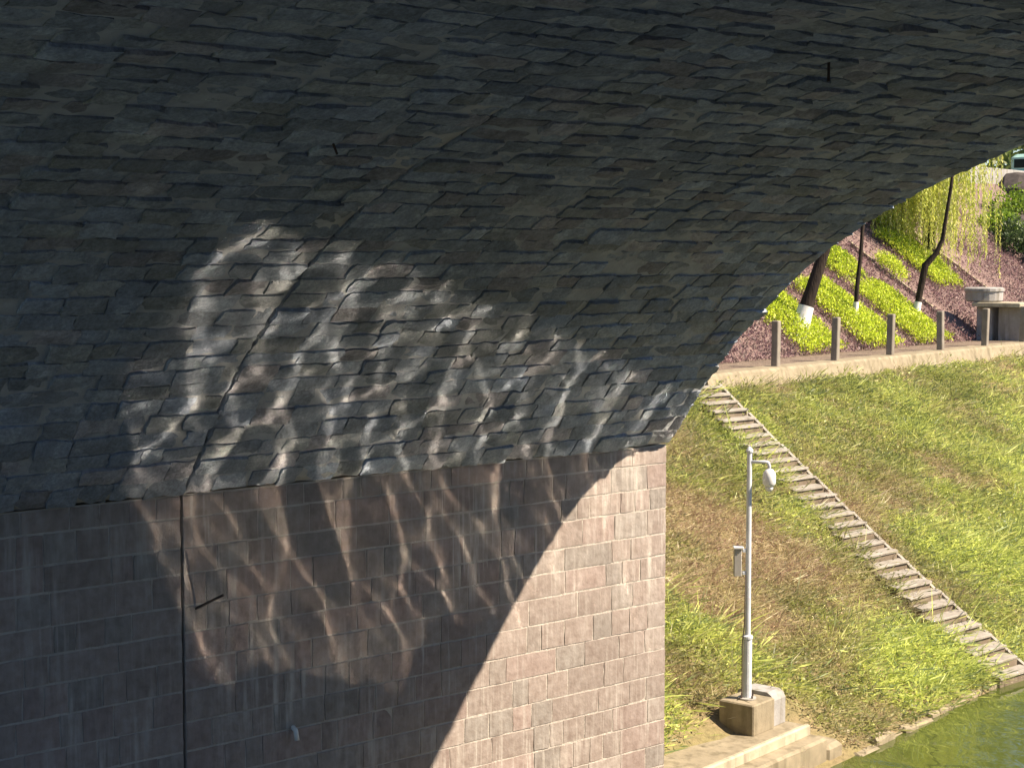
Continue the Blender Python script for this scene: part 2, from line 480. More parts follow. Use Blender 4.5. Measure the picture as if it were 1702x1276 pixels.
# mortar face of the abutment wall
def wall_lining(s0, s1):
    v, f = box_vf(BT(-.26, s0, -1.4), np.r_[-AX * (s1 - s0), 0], np.r_[NX * .250, 0], (0, 0, SPRING + 1.4 - .02))
    return v, f
V, Fc = join([wall_lining(0, JOINT - GAP), wall_lining(JOINT + GAP, WIDTH)])
wall_o = part(mesh_obj('abutment_wall', V, Fc, M_WMORTAR), bridge)
V, Fc = box_vf(BT(SPAN + .26, 0, -1.4), np.r_[-AX * WIDTH, 0], np.r_[-NX * .248, 0], (0, 0, SPRING + 1.38))
part(mesh_obj('abutment_wall', V, Fc, M_WMORTAR), bridge)

def stone(fn, u0, u1, s0, s1, base, tilt, amp, edge, skirt, seed, nu=3, ns=4, wav=.012, freq=6.):
    """one hewn stone; fn maps (u, s, d) to the world"""
    gu, gs = np.meshgrid(np.linspace(0, 1, nu + 1), np.linspace(0, 1, ns + 1), indexing='ij')
    # corner jitter
    r = np.random.default_rng(seed); cj = r.uniform(-wav, wav, (2, 2, 2))
    bl = lambda k: cj[0, 0, k] * (1 - gu) * (1 - gs) + cj[1, 0, k] * gu * (1 - gs) + cj[0, 1, k] * (1 - gu) * gs + cj[1, 1, k] * gu * gs
    ein = np.ones_like(gu); ein[0] = ein[-1] = 0; ein[:, 0] = ein[:, -1] = 0
    U = u0 + gu * (u1 - u0) + bl(0) + r.uniform(-1, 1, gu.shape) * wav * .8
    S = s0 + gs * (s1 - s0) + bl(1) + r.uniform(-1, 1, gu.shape) * wav
    D = base + tilt[0] * (gu - .5) + tilt[1] * (gs - .5) + amp * (r.uniform(-1, 1, gu.shape)) - edge * (1 - ein)
    top = fn(U, S, D).reshape(-1, 3)
    m = ns + 1
    ring = [i for i in range(m)] + [k * m + ns for k in range(1, nu + 1)] + [nu * m + i for i in range(ns - 1, -1, -1)] + [k * m for k in range(nu - 1, 0, -1)]
    Ur, Sr, Dr = U.ravel()[ring], S.ravel()[ring], D.ravel()[ring]
    rim = fn(Ur, Sr, Dr); bot = fn(Ur, Sr, np.full(len(ring), skirt))
    V = np.vstack([top, rim, bot]); k0 = len(top); L = len(ring)
    F = [(i * m + j, i * m + j + 1, (i + 1) * m + j + 1, (i + 1) * m + j) for i in range(nu) for j in range(ns)]
    F += [(k0 + i, k0 + L + i, k0 + L + (i + 1) % L, k0 + (i + 1) % L) for i in range(L)]
    return V, F
def area_px(V):
    x, y, f = project(V[[0, 4, 19, 15]])
    if (f < 1).any() or x.max() < 0 or x.min() > 1702 or y.max() < 0 or y.min() > 1276: return 0.
    return .5 * abs(sum(x[i] * y[(i + 1) % 4] - x[(i + 1) % 4] * y[i] for i in range(4)))
def emit_stones(stones, single, rest, mat, parent):
    """the 300 that show largest are objects, the rest one joined part"""
    order = sorted(range(len(stones)), key=lambda i: -stones[i][3])
    keep = [i for i in order[:300] if stones[i][3] > 0]
    ks = set(keep)
    for i in keep:
        V, F, c, _ = stones[i]
        mesh_obj(single, V, F, mat, parent, True, np.tile(c, (len(V), 1)))
    V = []; F = []; Cc = []; k = 0
    for i, (v, f, c, _) in enumerate(stones):
        if i in ks: continue
        V.append(v); F += [tuple(q + k for q in g) for g in f]; k += len(v); Cc.append(np.tile(c, (len(v), 1)))
    if V:
        o = quads_obj(rest, np.vstack(V), mat, parent, np.vstack(Cc), np.array(F), True)
        tag(o, kind='stuff')
# vault courses
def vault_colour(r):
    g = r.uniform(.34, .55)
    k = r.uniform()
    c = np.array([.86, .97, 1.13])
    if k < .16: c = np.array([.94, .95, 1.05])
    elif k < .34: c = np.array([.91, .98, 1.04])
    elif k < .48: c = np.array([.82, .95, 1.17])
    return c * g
vs = []; r = np.random.default_rng(21); u = .0; sd = 1000; ci = 0
while u < ULEN - .05:
    h = r.uniform(.195, .25)
    if u + h > ULEN - .15: h = ULEN - u
    for a0, a1 in ((0., JOINT - GAP), (JOINT + GAP, WIDTH)):
        s = a0; first = True
        while s < a1 - .01:
            Ls = r.uniform(.26, .54)
            if first and ci % 2: Ls *= .6
            if s + Ls > a1 - .3: Ls = a1 - s
            first = False
            sd += 1
            prot = r.normal(0, .010)
            g = .007
            V, Fq = stone(vault, u + (g if ci else -.02), u + h - g, s + g if s > a0 else s, s + Ls - g if s + Ls < a1 else s + Ls,
                          prot, (r.normal(.007, .010), r.normal(0, .014)), .010, r.uniform(.006, .014), -.07 if ci else -.16, sd, wav=.017)
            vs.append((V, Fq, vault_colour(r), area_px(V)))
            s += Ls
    u += h; ci += 1
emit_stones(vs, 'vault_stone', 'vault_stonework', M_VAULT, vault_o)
# wall courses
def wall_colour(r):
    k = r.uniform(); g = r.uniform(.70, .86)
    c = np.array([.40, .35, .325]) if k < .5 else np.array([.405, .34, .318]) if k < .72 else np.array([.37, .345, .325]) if k < .9 else np.array([.42, .38, .355])
    return c * g
ws = []; r = np.random.default_rng(5); z = SPRING - .03; ci = 0
while z > -.4:
    h = r.uniform(.27, .35)
    if ci == 0: h = .24
    for a0, a1 in ((0., JOINT - GAP), (JOINT + GAP, WIDTH)):
        s = a0
        while s < a1 - .01:
            Ls = r.choice([r.uniform(.22, .4), r.uniform(.42, .85)])
            if s + Ls > a1 - .22: Ls = a1 - s
            sd += 1
            g = r.uniform(.006, .010)
            g2 = .012
            V, Fq = stone(wallp, z - h + g2, z - g2, s + g if s > a0 else s, s + Ls - g if s + Ls < a1 else s + Ls,
                          r.normal(.0, .0015), (r.normal(0, .002), r.normal(0, .002)), .002, .004, -.03, sd, wav=.005)
            ws.append((V, Fq, wall_colour(r), area_px(V)))
            s += Ls
    z -= h; ci += 1
emit_stones(ws, 'wall_stone', 'wall_stonework', M_WALL, wall_o)
# iron bars left in the masonry, weep pipe
def bar(p0, p1, rad):
    v, f = tube_vf([p0, p1], [rad, rad], 6)
    return part(mesh_obj('iron_bar', v, f, M_RUST), bridge)
bar(BT(-.05, 7.2, 4.35), BT(.36, 7.06, 4.56), .014)
bar(BT(6.75, 5.05, 9.85), BT(6.75, 5.05, 9.58), .012)
bar(BT(4.49, 8.5, 9.15), BT(4.55, 8.45, 8.95), .010)
v, f = tube_vf([BT(-.05, 5.97, 2.87), BT(.05, 5.97, 2.83), BT(.08, 5.97, 2.72)], [.028, .028, .028], 10)
part(mesh_obj('weep_pipe', v, f, M_PLASTIC, smooth=True), bridge)

# ------------------------------------------------------------------ stairs down the bank
stairs = thing('concrete_stairs', BK(6.42, 0, 0), 'narrow concrete stairs running down the weedy bank to the water', 'stairs')
NS = 31
sv0, sv1 = np.array([6.42, -.12]), np.array([10.08, 9.5])
sdir = (sv1 - sv0) / NS
RISE = 4.95 / NS
sw = np.array([math.cos(R(-8)), math.sin(R(-8))])          # along each step
r = np.random.default_rng(3)
for k in range(NS):
    o = sv0 + sdir * k + np.array([-.28 * math.sin(math.pi * (k / NS) ** .8), 0])      # the flight bends slightly
    z1 = RISE * (k + 1) + r.uniform(-.012, .012)
    wl = 1.18 + r.uniform(-.04, .04)
    p0 = o - sw * .56; e1 = sw * wl; e2 = sdir * 1.06
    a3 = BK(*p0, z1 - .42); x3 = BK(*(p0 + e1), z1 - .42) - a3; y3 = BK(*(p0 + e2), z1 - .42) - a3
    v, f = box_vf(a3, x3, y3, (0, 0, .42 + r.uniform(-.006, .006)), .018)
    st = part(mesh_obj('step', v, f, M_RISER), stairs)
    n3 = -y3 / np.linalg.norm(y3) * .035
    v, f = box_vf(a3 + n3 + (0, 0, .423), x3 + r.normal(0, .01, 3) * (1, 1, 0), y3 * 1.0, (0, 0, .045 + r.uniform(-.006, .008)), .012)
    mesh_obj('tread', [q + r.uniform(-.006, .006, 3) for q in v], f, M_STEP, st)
q0, q1 = sv0 + sw * .67, sv1 + sw * .67
for k in range(8):                                           # narrow kerb on the right flank
    bend = lambda x: np.array([-.28 * math.sin(math.pi * min(max(x, 0), 1) ** .8), 0])
    a, b_ = q0 + (q1 - q0) * (k / 8 + .004) + bend(k / 8), q0 + (q1 - q0) * ((k + 1) / 8 - .004) + bend((k + 1) / 8)
    za, zb = 4.95 * k / 8, 4.95 * (k + 1) / 8
    cs = []
    for (pp, zz) in ((a, za), (b_, zb)):
        for dx, dz in ((0, -.25), (.09, -.25), (.09, .09), (.0, .09)):
            cs.append(BK(*(pp + sw * dx), zz + dz))
    part(mesh_obj('side_kerb', cs, [(0, 1, 2, 3), (7, 6, 5, 4), (0, 4, 5, 1), (1, 5, 6, 2), (2, 6, 7, 3), (3, 7, 4, 0)], M_STEP), stairs)

# rough toe stones along the waterline
toe = thing('shore_kerb', BK(.3, 0, 0), 'row of pale rough toe stones along the foot of the weedy bank at the waterline', 'kerb')
v0 = .25; k = 0
while v0 < 30:
    Lk = r.uniform(.35, .75)
    if 5.7 < v0 < 7.2: v0 += .3; continue
    wv = r.uniform(-.05, .05) - .14 * max(0, (4 - v0) / 4); hh = .07 + r.uniform(-.04, .05)
    a3 = BK(v0, .02 + wv, -.35)
    v, f = box_vf(a3, BK(v0 + Lk - .03, .02 + wv + r.uniform(-.05, .05), -.35) - a3, BK(v0 + r.uniform(-.03, .03), .25 + wv, -.35) - a3, (0, 0, .35 + hh), .04)
    v = [q + r.uniform(-.02, .02, 3) for q in v]
    part(mesh_obj('toe_stone', v, f, M_CONC), toe)
    v0 += Lk

# ------------------------------------------------------------------ platform, blocks and camera pole
plat = thing('concrete_platform', BK(-3, .8, 0), 'low concrete platform at the water beside the abutment with pale front edge', 'platform')
def bank_box(v0, v1, w0, w1, z0, z1, bev=.02):
    a3 = BK(v0, w0, z0)
    return box_vf(a3, BK(v1, w0, z0) - a3, BK(v0, w1, z0) - a3, (0, 0, z1 - z0), bev)
part(mesh_obj('slab', *bank_box(-9, -.52, .50, 2.1, -.6, .60), M_CONC), plat)
part(mesh_obj('front_edge', *bank_box(-9, -.50, .40, .497, .45, .622, .025), M_LIME), plat)
part(mesh_obj('lower_ledge', *bank_box(-.49, .06, .10, 1.5, -.6, .30, .07), M_CONC), plat)
part(mesh_obj('front_ledge', *bank_box(-9, -.45, .12, .497, -.6, .446, .04), M_CONC), plat)
blk = mesh_obj('foundation_block', *bank_box(-1.66, -1.0, .78, 1.42, .605, 1.09, .02), M_CONC)
tag(blk, 'square tan concrete foundation block carrying the white camera pole', 'block')
# rounded grey block next to it
prof = [(.82, .605), (.82, 1.02), (.86, 1.10), (.94, 1.145), (1.4, 1.145), (1.48, 1.10), (1.5, 1.02), (1.5, .605)]
blk2 = extrude('rounded_block', prof, -.985, -.60, M_CONC_G, 3)
tag(blk2, 'grey rough rounded stone block butted against the pole foundation block', 'block')
PB = BK(-1.33, 1.10, 1.095)
pole = thing('camera_pole', PB, 'slim white steel pole with hanging dome camera on a concrete block', 'pole')
def P3(*q): return PB + np.array(q, float)
part(mesh_obj('lower_shaft', *tube_vf([P3(0, 0, 0), P3(0, 0, .94), P3(0, 0, .98)], [.072, .072, .055], 16), M_PAINT, smooth=False), pole)
part(mesh_obj('base_flange', *lathe_vf(P3(0, 0, 0), [(.15, .0), (.15, .02), (.09, .025)], 16), M_GREYBOX), pole)
part(mesh_obj('shaft_collar', *lathe_vf(P3(0, 0, .96), [(.055, 0), (.086, .01), (.086, .05), (.05, .07)], 16), M_PAINT), pole)
part(mesh_obj('upper_shaft', *tube_vf([P3(0, 0, .97), P3(0, 0, 3.94)], [.047, .040], 14), M_PAINT), pole)
part(mesh_obj('finial', *lathe_vf(P3(0, 0, 3.93), [(.03, 0), (.055, .02), (.06, .05), (.035, .09), (.012, .11)], 12), M_PAINT), pole)
arm = part(mesh_obj('arm', *tube_vf([P3(.02, -.01, 3.80), P3(.24, -.03, 3.80), P3(.29, -.034, 3.79), P3(.31, -.036, 3.74), P3(.31, -.036, 3.66)], [.026] * 5, 10), M_PAINT, smooth=True), pole)
dome = part(mesh_obj('dome_camera', *lathe_vf(P3(.31, -.036, 3.40), [(.02, 0), (.075, .015), (.105, .06), (.105, .17), (.095, .23), (.06, .28), (.03, .29)], 18), M_WHITE, smooth=True), pole)
mesh_obj('lens_ball', *lathe_vf(P3(.31, -.036, 3.325), [(.012, 0), (.048, .02), (.066, .06), (.06, .085)], 14), M_WHITE, dome, True)
part(mesh_obj('cable', *tube_vf([P3(-.05, -.045, 2.0), P3(-.058, -.05, 1.2), P3(-.092, -.06, .9), P3(-.09, -.065, .05), P3(-.16, -.12, .012)], [.009] * 5, 6), M_RUST, smooth=True), pole)
for k in range(4): part(mesh_obj('anchor_bolt', *lathe_vf(P3(.12 * math.cos(k * 1.571 + .6), .12 * math.sin(k * 1.571 + .6), .02), [(.016, 0), (.016, .03), (.008, .05)], 6), M_RUST), pole)
bxo = P3(-.235, -.05, 1.98)
boxp = part(mesh_obj('control_box', *box_vf(bxo, (.125, 0, 0), (0, .09, 0), (0, 0, .44), .012), M_GREYBOX), pole)
mesh_obj('box_hood', *box_vf(bxo + np.array([-.01, -.03, .443]), (.16, 0, 0), (0, .15, 0), (0, 0, .028), .006), M_WHITE, boxp)
for dz in (.02, .38):
    mesh_obj('bracket', *box_vf(bxo + np.array([.137, .02, dz]), (.06, 0, 0), (0, .06, 0), (0, 0, .05), .008), M_PAINT, boxp)

# ------------------------------------------------------------------ posts on the promenade kerb
names = ['first square concrete post on the promenade kerb, nearest the bridge arch', 'second concrete post from the arch, between the leaning trunk and the straight trunk',
         'third concrete post from the arch, between the straight trunk and the crooked trunk', 'fourth concrete post from the arch, right of the lime hedges',
         'fifth concrete post from the arch, in front of the stone plinth', 'last concrete post at the edge of view, beyond the stone plinth']
vp0 = float((np.array([6.9, 44.1]) - W0) @ BX)
pv = [0, 3.2, 6.5, 9.85, 13.1, 16.15]
post0 = None
for i, dv in enumerate(pv):
    hgt = 1.2
    c = BK(vp0 + dv, 9.85, 5.24)
    if post0 is None:
        me = bpy.data.meshes.new('concrete_post')
        v, f = box_vf((-.095, -.095, 0), (.19, 0, 0), (0, .19, 0), (0, 0, hgt), .018)
        me.from_pydata([tuple(q) for q in v], [], f); me.materials.append(M_POST)
        post0 = bpy.data.objects.new('concrete_post', me); o = post0
    else: o = post0.copy()
    COL.objects.link(o)
    o.location = tuple(c); o.rotation_euler = (R(random.uniform(-1.2, 1.2)), R(random.uniform(-1.2, 1.2)), math.atan2(BX[1], BX[0]) + R(4))
    tag(o, names[i], 'post', 'posts along the promenade kerb')

# ------------------------------------------------------------------ vegetation
def bank_weeds():
    r = np.random.default_rng(31)
    N = 42000
    v = r.uniform(-7, 34, N * 2); w = r.uniform(.0, 9.6, N * 2)
    keep = r.uniform(size=N * 2) < np.clip(1.25 - v / 40, .35, 1)
    # stairs corridor, overgrown on its left edge
    cv = sv0[0] + (w - sv0[1]) / (sv1[1] - sv0[1]) * (sv1[0] - sv0[0])
    cv = cv - .28 * np.sin(math.pi * np.clip((w - sv0[1]) / (sv1[1] - sv0[1]), 0, 1) ** .8)
    edge = .52 - .16 * vn(w * 1.3, v * 0, 77)
    keep &= ~((v > cv - edge) & (v < cv + .80))
    keep &= ~((v < .3) & (w < 1.65)) | ((v < -2.2) & (w > 1.45))
    keep &= w > .12
    v, w, cvk = v[keep][:N], w[keep][:N], cv[keep][:N]
    n = len(v)
    big = fbm(v * .6, w * .6, 51); mid = vn(v * 1.9, w * 1.9, 52)
    def blob(v0, w0, sv_, sw_): return np.exp(-((v - v0) / sv_) ** 2 - ((w - w0) / sw_) ** 2)
    brown = (big - .5) * 2.1 + (mid - .5) * 1.0 + .62 * blob(5.0, 4.4, 2.2, 2.1) + .50 * blob(1.2, 4.2, 2.2, 1.6) + .55 * blob(12.5, 6.8, 1.7, 1.5) + .45 * blob(3.0, 2.0, 1.6, 1.0) + .35 * blob(3.0, 6.0, 3.0, 2.0) + .12
    brown -= .7 * blob(4.9, .9, 2.6, .9) + .6 * blob(14.5, 2.6, 4.0, 2.0) + .5 * blob(-3.5, 2.2, 1.6, 1.0) + .45 * blob(18, 7, 4, 2.5) + .4 * blob(10.9, 8.3, 1.4, 1.0)
    lush = .5 * blob(15, 2.4, 4.5, 2) + .6 * blob(4.9, .9, 2.6, .9) + .5 * blob(-3.5, 2.0, 2, 1.0) + (vn(v * .6, w * .6, 60) - .5)
    green = np.array([.27, .31, .09]); lime_ = np.array([.44, .48, .13]); dkgreen = np.array([.16, .205, .09])
    tan = np.array([.43, .36, .215]); mauve = np.array([.33, .225, .165]); straw = np.array([.60, .53, .34])
    k = r.uniform(size=n)
    bq = np.clip(brown + r.normal(0, .22, n), 0, 1)[:, None]
    gcol = np.where((k < .30)[:, None], lime_, np.where((k < .75)[:, None], green * 1.25, dkgreen))
    gcol = gcol * (1 + np.clip(lush, -.2, .5))[:, None]
    bcol = np.where((k < .40)[:, None], tan, np.where((k < .86)[:, None], mauve, straw))
    col = gcol * (1 - bq) + bcol * bq
    cp = W0 + v[:, None] * BX + w[:, None] * UX
    cz = bank_z(v, w)
    per = 13
    size = (.07 + .12 * r.uniform(size=n)) * (1 + .35 * (lush > .2)) * (.65 + 1.0 * vn(v * 1.1, w * 1.1, 66))
    size *= np.where(r.uniform(size=n) < .09, 2.2, 1.0)
    broad = r.uniform(size=n) < .26 - .22 * bq[:, 0]
    size *= np.where((np.abs(v - cvk + .55) < .16) | (np.abs(v - cvk - .86) < .14), 1.5, 1.0)       # growth spilling onto the steps
    C3 = np.repeat(np.c_[cp, cz], per, 0); S = np.repeat(size, per); Bq = np.repeat(bq[:, 0], per); Br = np.repeat(broad, per)
    m = len(C3)
    off = r.normal(size=(m, 3)) * np.c_[S, S, S * .1][:, :3]; off[:, 2] = np.abs(off[:, 2])
    d = off * 1.1; d[:, :2] += r.normal(0, .08, (m, 2)); d[:, 2] = S * r.uniform(.1, 1.2, m)
    d[:, :2] += (-UX * .05)[None]                        # stems lean downhill
    Lf = S * r.uniform(.5, 1.25, m); Wd = np.where(Bq > .5, .012, .020) * r.uniform(.6, 1.6, m)
    Lf = np.where(Br, r.uniform(.03, .10, m), Lf); Wd = np.where(Br, r.uniform(.02, .06, m), Wd)
    base = C3 + off * .7; base[:, 2] += r.uniform(0, 1, m) * S * np.where(Br, .9, .4)
    cols = np.repeat(col, per, 0) * r.uniform(.8, 1.25, (m, 1))
    q = leaves(base, d, Lf, Wd, 8)
    tag(quads_obj('weeds', q, M_LEAF, None, cols), 'tangled green and brown weeds covering the river bank', 'weeds', kind='stuff')
bank_weeds()

def leafy_box(name, v0, v1, w0, w1, h, n, size, cols, seed, rag=.1, zf=None):
    """clipped or loose foliage standing on the upper slope"""
    r = np.random.default_rng(seed)
    v = r.uniform(0, 1, n); w = r.uniform(0, 1, n); hz = r.uniform(0, 1, n) ** .45
    # rounded section
    ev = np.clip(np.minimum(v, 1 - v) * 4, 0, 1); ew = np.clip(np.minimum(w, 1 - w) * (w1 - w0) * 1.8, 0, 1)
    top = h * (.55 + .45 * np.sqrt(ev * ew)) * (.75 + .5 * vn(v * (v1 - v0) * 2.2, w * (w1 - w0) * 2.2, seed))
    V = v0 + v * (v1 - v0) + r.normal(0, rag, n); Wv = w0 + w * (w1 - w0) + r.normal(0, rag, n)
    p = W0 + V[:, None] * BX + Wv[:, None] * UX
    z = (slope_z(V, Wv) if zf is None else zf(V, Wv)) + top * hz
    d = r.normal(0, .7, (n, 3)); d[:, 2] = np.abs(d[:, 2]) + .35
    c = np.array(cols)[r.integers(0, len(cols), n)] * r.uniform(.7, 1.3, (n, 1))
    q = leaves(np.c_[p, z], d, size * r.uniform(.7, 1.4, n), size * .6 * r.uniform(.7, 1.3, n), seed)
    return quads_obj(name, q, M_LEAF, None, c)
LIME = [(.55, .66, .055), (.66, .76, .065), (.48, .60, .045), (.30, .39, .04), (.42, .46, .07)]
VO = float((np.array([6.9, 44.1]) + UX * 2.0 - W0) @ BX); WO = 11.87
hed = [(4.8, 7.1, -.25, 3.2, .55, 'lime green clipped hedge strip at the foot of the leaning thick trunk'),
       (8.6, 10.75, -.30, 2.5, .58, 'lime green hedge strip running uphill around the straight thin trunk'),
       (12.2, 14.35, -.30, 2.35, .55, 'lime green hedge strip running uphill below the crooked thin trunk'),
       (12.3, 14.0, 2.7, 4.2, .6, 'short lime hedge piece close under the arch, left of the straight trunk'),
       (18.8, 20.9, 2.3, 4.9, .55, 'lime green hedge strip high on the slope behind the crooked trunk'),
       (19.9, 21.9, 5.1, 6.7, .9, 'round lime shrub tucked under the arch edge above the upper hedge strip'),
       (16.2, 16.9, 2.6, 3.5, .7, 'small loose yellow-green shrub alone among the purple planting'),
       (16.2, 17.2, 6.3, 7.4, .55, 'small lime tuft right against the arch edge left of the upper hedge')]
for i, (a, b_, c, d, h, lab) in enumerate(hed):
    n = int(4200 * (b_ - a) * (d - c) ** .9 / 2.4) + 500
    o = leafy_box('lime_hedge' if i < 5 else 'lime_shrub', VO + a, VO + b_, WO + c, WO + d, h, n, .075, LIME, 100 + i)
    tag(o, lab, 'hedge' if i < 5 else 'shrub', 'lime hedges on the planted slope')
PURP = [(.22, .135, .15), (.25, .155, .165), (.19, .11, .125), (.26, .18, .18), (.15, .115, .105)]
def purple():
    r = np.random.default_rng(77); n = 130000
    V = VO + r.uniform(-8, 30, n); Wv = WO + r.uniform(-.35, 9, n)
    den = fbm(V * .8, Wv * .8, 91)
    keep = (den + r.uniform(-.2, .2, n) > .36)
    band = np.zeros(n, bool)                               # bare strips beside the stone edgings
    for e in (16.2, 22.4): band |= np.abs(V - VO - e - .55) < .45
    keep &= ~(band & (r.uniform(size=n) < .9))
    V, Wv = V[keep], Wv[keep]; n = len(V)
    p = W0 + V[:, None] * BX + Wv[:, None] * UX
    z = slope_z(V, Wv) + r.uniform(0, 1, n) * .42 * fbm(V * 1.4, Wv * 1.4, 92)
    d = r.normal(0, .6, (n, 3)); d[:, 2] = np.abs(d[:, 2]) + .3
    c = np.array(PURP)[r.integers(0, len(PURP), n)] * r.uniform(.8, 1.2, (n, 1))
    q = leaves(np.c_[p, z], d, .10 * r.uniform(.4, 1.5, n), .045 * r.uniform(.6, 1.4, n), 6)
    tag(quads_obj('purple_groundcover', q, M_LEAF, None, c), 'purple-brown ground cover shrubs filling the slope between hedge strips', 'ground cover', kind='stuff')
purple()
for e, w0_, w1_, lab in ((16.2, .9, 4.6, 'thin concrete edging running uphill through the purple planting'), (22.5, 1.6, 7.5, 'longer concrete edging running uphill below the willow')):
    V = []
    prof = [(0, -.1), (.14, -.1), (.14, .12), (0, .12)]
    for ww in (w0_, w1_):
        for dv, dz in prof: V.append(BK(VO + e + dv, WO + ww, 5.30 + .7 * ww + dz + .05))
    o = mesh_obj('slope_edging', V, [(0, 1, 2, 3), (7, 6, 5, 4), (0, 4, 5, 1), (1, 5, 6, 2), (2, 6, 7, 3), (3, 7, 4, 0)], M_CONC)
    tag(o, lab, 'edging')

# trees on the slope
def tree(base, pts, rad, label, paint, seed, crown_r, crown_n, cols):
    root = thing('street_tree', base, label, 'tree', 'bare trunks on the planted slope')
    r = np.random.default_rng(seed)
    tr = part(mesh_obj('trunk', *tube_vf(pts, rad, 12, True, .11), M_BARK, smooth=True), root)
    # limewash band round the foot
    pts = [np.array(q) for q in pts]
    L = np.r_[0, np.cumsum([np.linalg.norm(pts[i + 1] - pts[i]) for i in range(len(pts) - 1)])]
    ps = [np.array([np.interp(x, L, [q[k] for q in pts]) for k in range(3)]) for x in np.linspace(.0, paint, 4)]
    rs = [np.interp(x, L, rad) * 1.10 + .006 for x in np.linspace(.0, paint, 4)]
    mesh_obj('limewash_band', *tube_vf(ps, rs, 12, False, .03), M_LIMEWASH, tr, True)
    top = pts[-1]; tips = []
    for k in range(7):
        a = r.uniform(0, 6.28); e = r.uniform(.4, 1.1); l = crown_r * r.uniform(.6, 1)
        d = np.array([math.cos(a) * math.cos(e), math.sin(a) * math.cos(e), math.sin(e)])
        q1 = top + d * l * .5 + r.normal(0, .1, 3); q2 = top + d * l + np.array([0, 0, .3])
        part(mesh_obj('limb', *tube_vf([top - np.array([0, 0, .1]), q1, q2], [rad[-1] * .6, rad[-1] * .4, rad[-1] * .12], 6), M_BARK, smooth=True), root)
        tips += [q1, q2]
    T = np.array(tips)[r.integers(0, len(tips), crown_n)] + r.normal(0, crown_r * .22, (crown_n, 3))
    c = np.array(cols)[r.integers(0, len(cols), crown_n)]
    q = leaves(T, r.normal(size=(crown_n, 3)), .09 * r.uniform(.6, 1.4, crown_n), .05 * np.ones(crown_n), seed)
    part(quads_obj('crown', q, M_LEAF, None, c), root)
GL = [(.10, .15, .03), (.14, .20, .04), (.2, .25, .05)]
def SLP(v, w, dz=0): return BK(VO + v, WO + w, 5.30 + .7 * w + dz)
b1 = SLP(5.84, .70, -.1)
tree(b1, [b1, b1 + (.16, .05, .55), b1 + (.36, .1, 1.2), b1 + (.62, .15, 2.0), b1 + (.95, .2, 3.0), b1 + (1.5, .3, 4.6), b1 + (1.9, .4, 6.2)], [.31, .225, .205, .19, .175, .15, .11],
     'thick dark leaning trunk with broad whitewashed foot on the lime hedge', .98, 1, 2.6, 900, GL)
b2 = SLP(9.76, .85, -.1)
tree(b2, [b2, b2 + (.0, 0, .6), b2 + (.05, 0, 1.5), b2 + (.14, 0, 2.4), b2 + (.19, 0, 3.3), b2 + (.15, 0, 4.6), b2 + (.3, 0, 6.0)], [.12, .078, .068, .062, .057, .048, .036],
     'straight thin dark trunk with whitewashed foot, middle of the three trunks', .88, 2, 2.2, 700, GL)
b3 = SLP(14.05, .94, -.1)
tree(b3, [b3, b3 + (.12, 0, .6), b3 + (.24, 0, 1.3), b3 + (.36, 0, 1.95), b3 + (.72, 0, 2.35), b3 + (.92, 0, 2.8), b3 + (1.02, 0, 3.5), b3 + (1.18, 0, 4.6), b3 + (1.3, 0, 6.0)],
     [.15, .105, .105, .115, .085, .07, .06, .055, .04], 'crooked thin dark trunk bending right halfway, with whitewashed foot', .74, 3, 2.2, 700, GL)

# weeping willow at the top right
def willow():
    base = SLP(20.9, 3.7, -.2)
    root = thing('weeping_willow', base, 'yellow-green weeping willow with long hanging strands beyond the planted slope', 'tree')
    r = np.random.default_rng(9)
    top = base + (-.3, .1, 3.6)
    part(mesh_obj('trunk', *tube_vf([base, base + (.05, 0, 1.4), base + (-.1, .05, 2.6), top], [.24, .2, .18, .15], 10, True, .06), M_BARK, smooth=True), root)
    Q = []; Cc = []
    TW = []
    for k in range(17):
        a = 2 * math.pi * k / 17 + r.uniform(-.2, .2); l = r.uniform(1.2, 2.9)
        dx = np.array([math.cos(a), math.sin(a), 0])
        pts = [top, top + dx * l * .3 + (0, 0, .9), top + dx * l * .65 + (0, 0, 1.15), top + dx * l + (0, 0, .65)]
        part(mesh_obj('limb', *tube_vf(pts, [.08, .055, .035, .015], 6), M_BARK, smooth=True), root)
        P_ = np.array(pts)
        for j in range(38):
            f_ = r.uniform(.25, 1.0) * 3; i = min(int(f_), 2); s0 = P_[i] + (P_[i + 1] - P_[i]) * (f_ - i) + r.normal(0, .22, 3) * (1, 1, .4)
            Ls = r.uniform(1.6, 4.9) * (.6 + .4 * (f_ / 3)); nl = int(Ls / .045)
            zz = np.linspace(0, 1, nl)
            sw_ = r.normal(0, .12, 2)
            pp = s0 + np.c_[sw_[0] * zz ** 2, sw_[1] * zz ** 2, -Ls * zz] + r.normal(0, .022, (nl, 3))
            d = r.normal(0, .35, (nl, 3)); d[:, 2] = -1
            Q.append(leaves(pp, d, .13 * r.uniform(.7, 1.3, nl), .036 * np.ones(nl), k * 50 + j))
            cb = np.array([(.58, .63, .11), (.48, .55, .10), (.62, .62, .17), (.44, .46, .18)])[r.integers(0, 4)]
            Cc.append(cb * r.uniform(.75, 1.25, (nl, 1)))
    part(quads_obj('crown', np.vstack(Q), M_LEAF, None, np.vstack(Cc)), root)
willow()

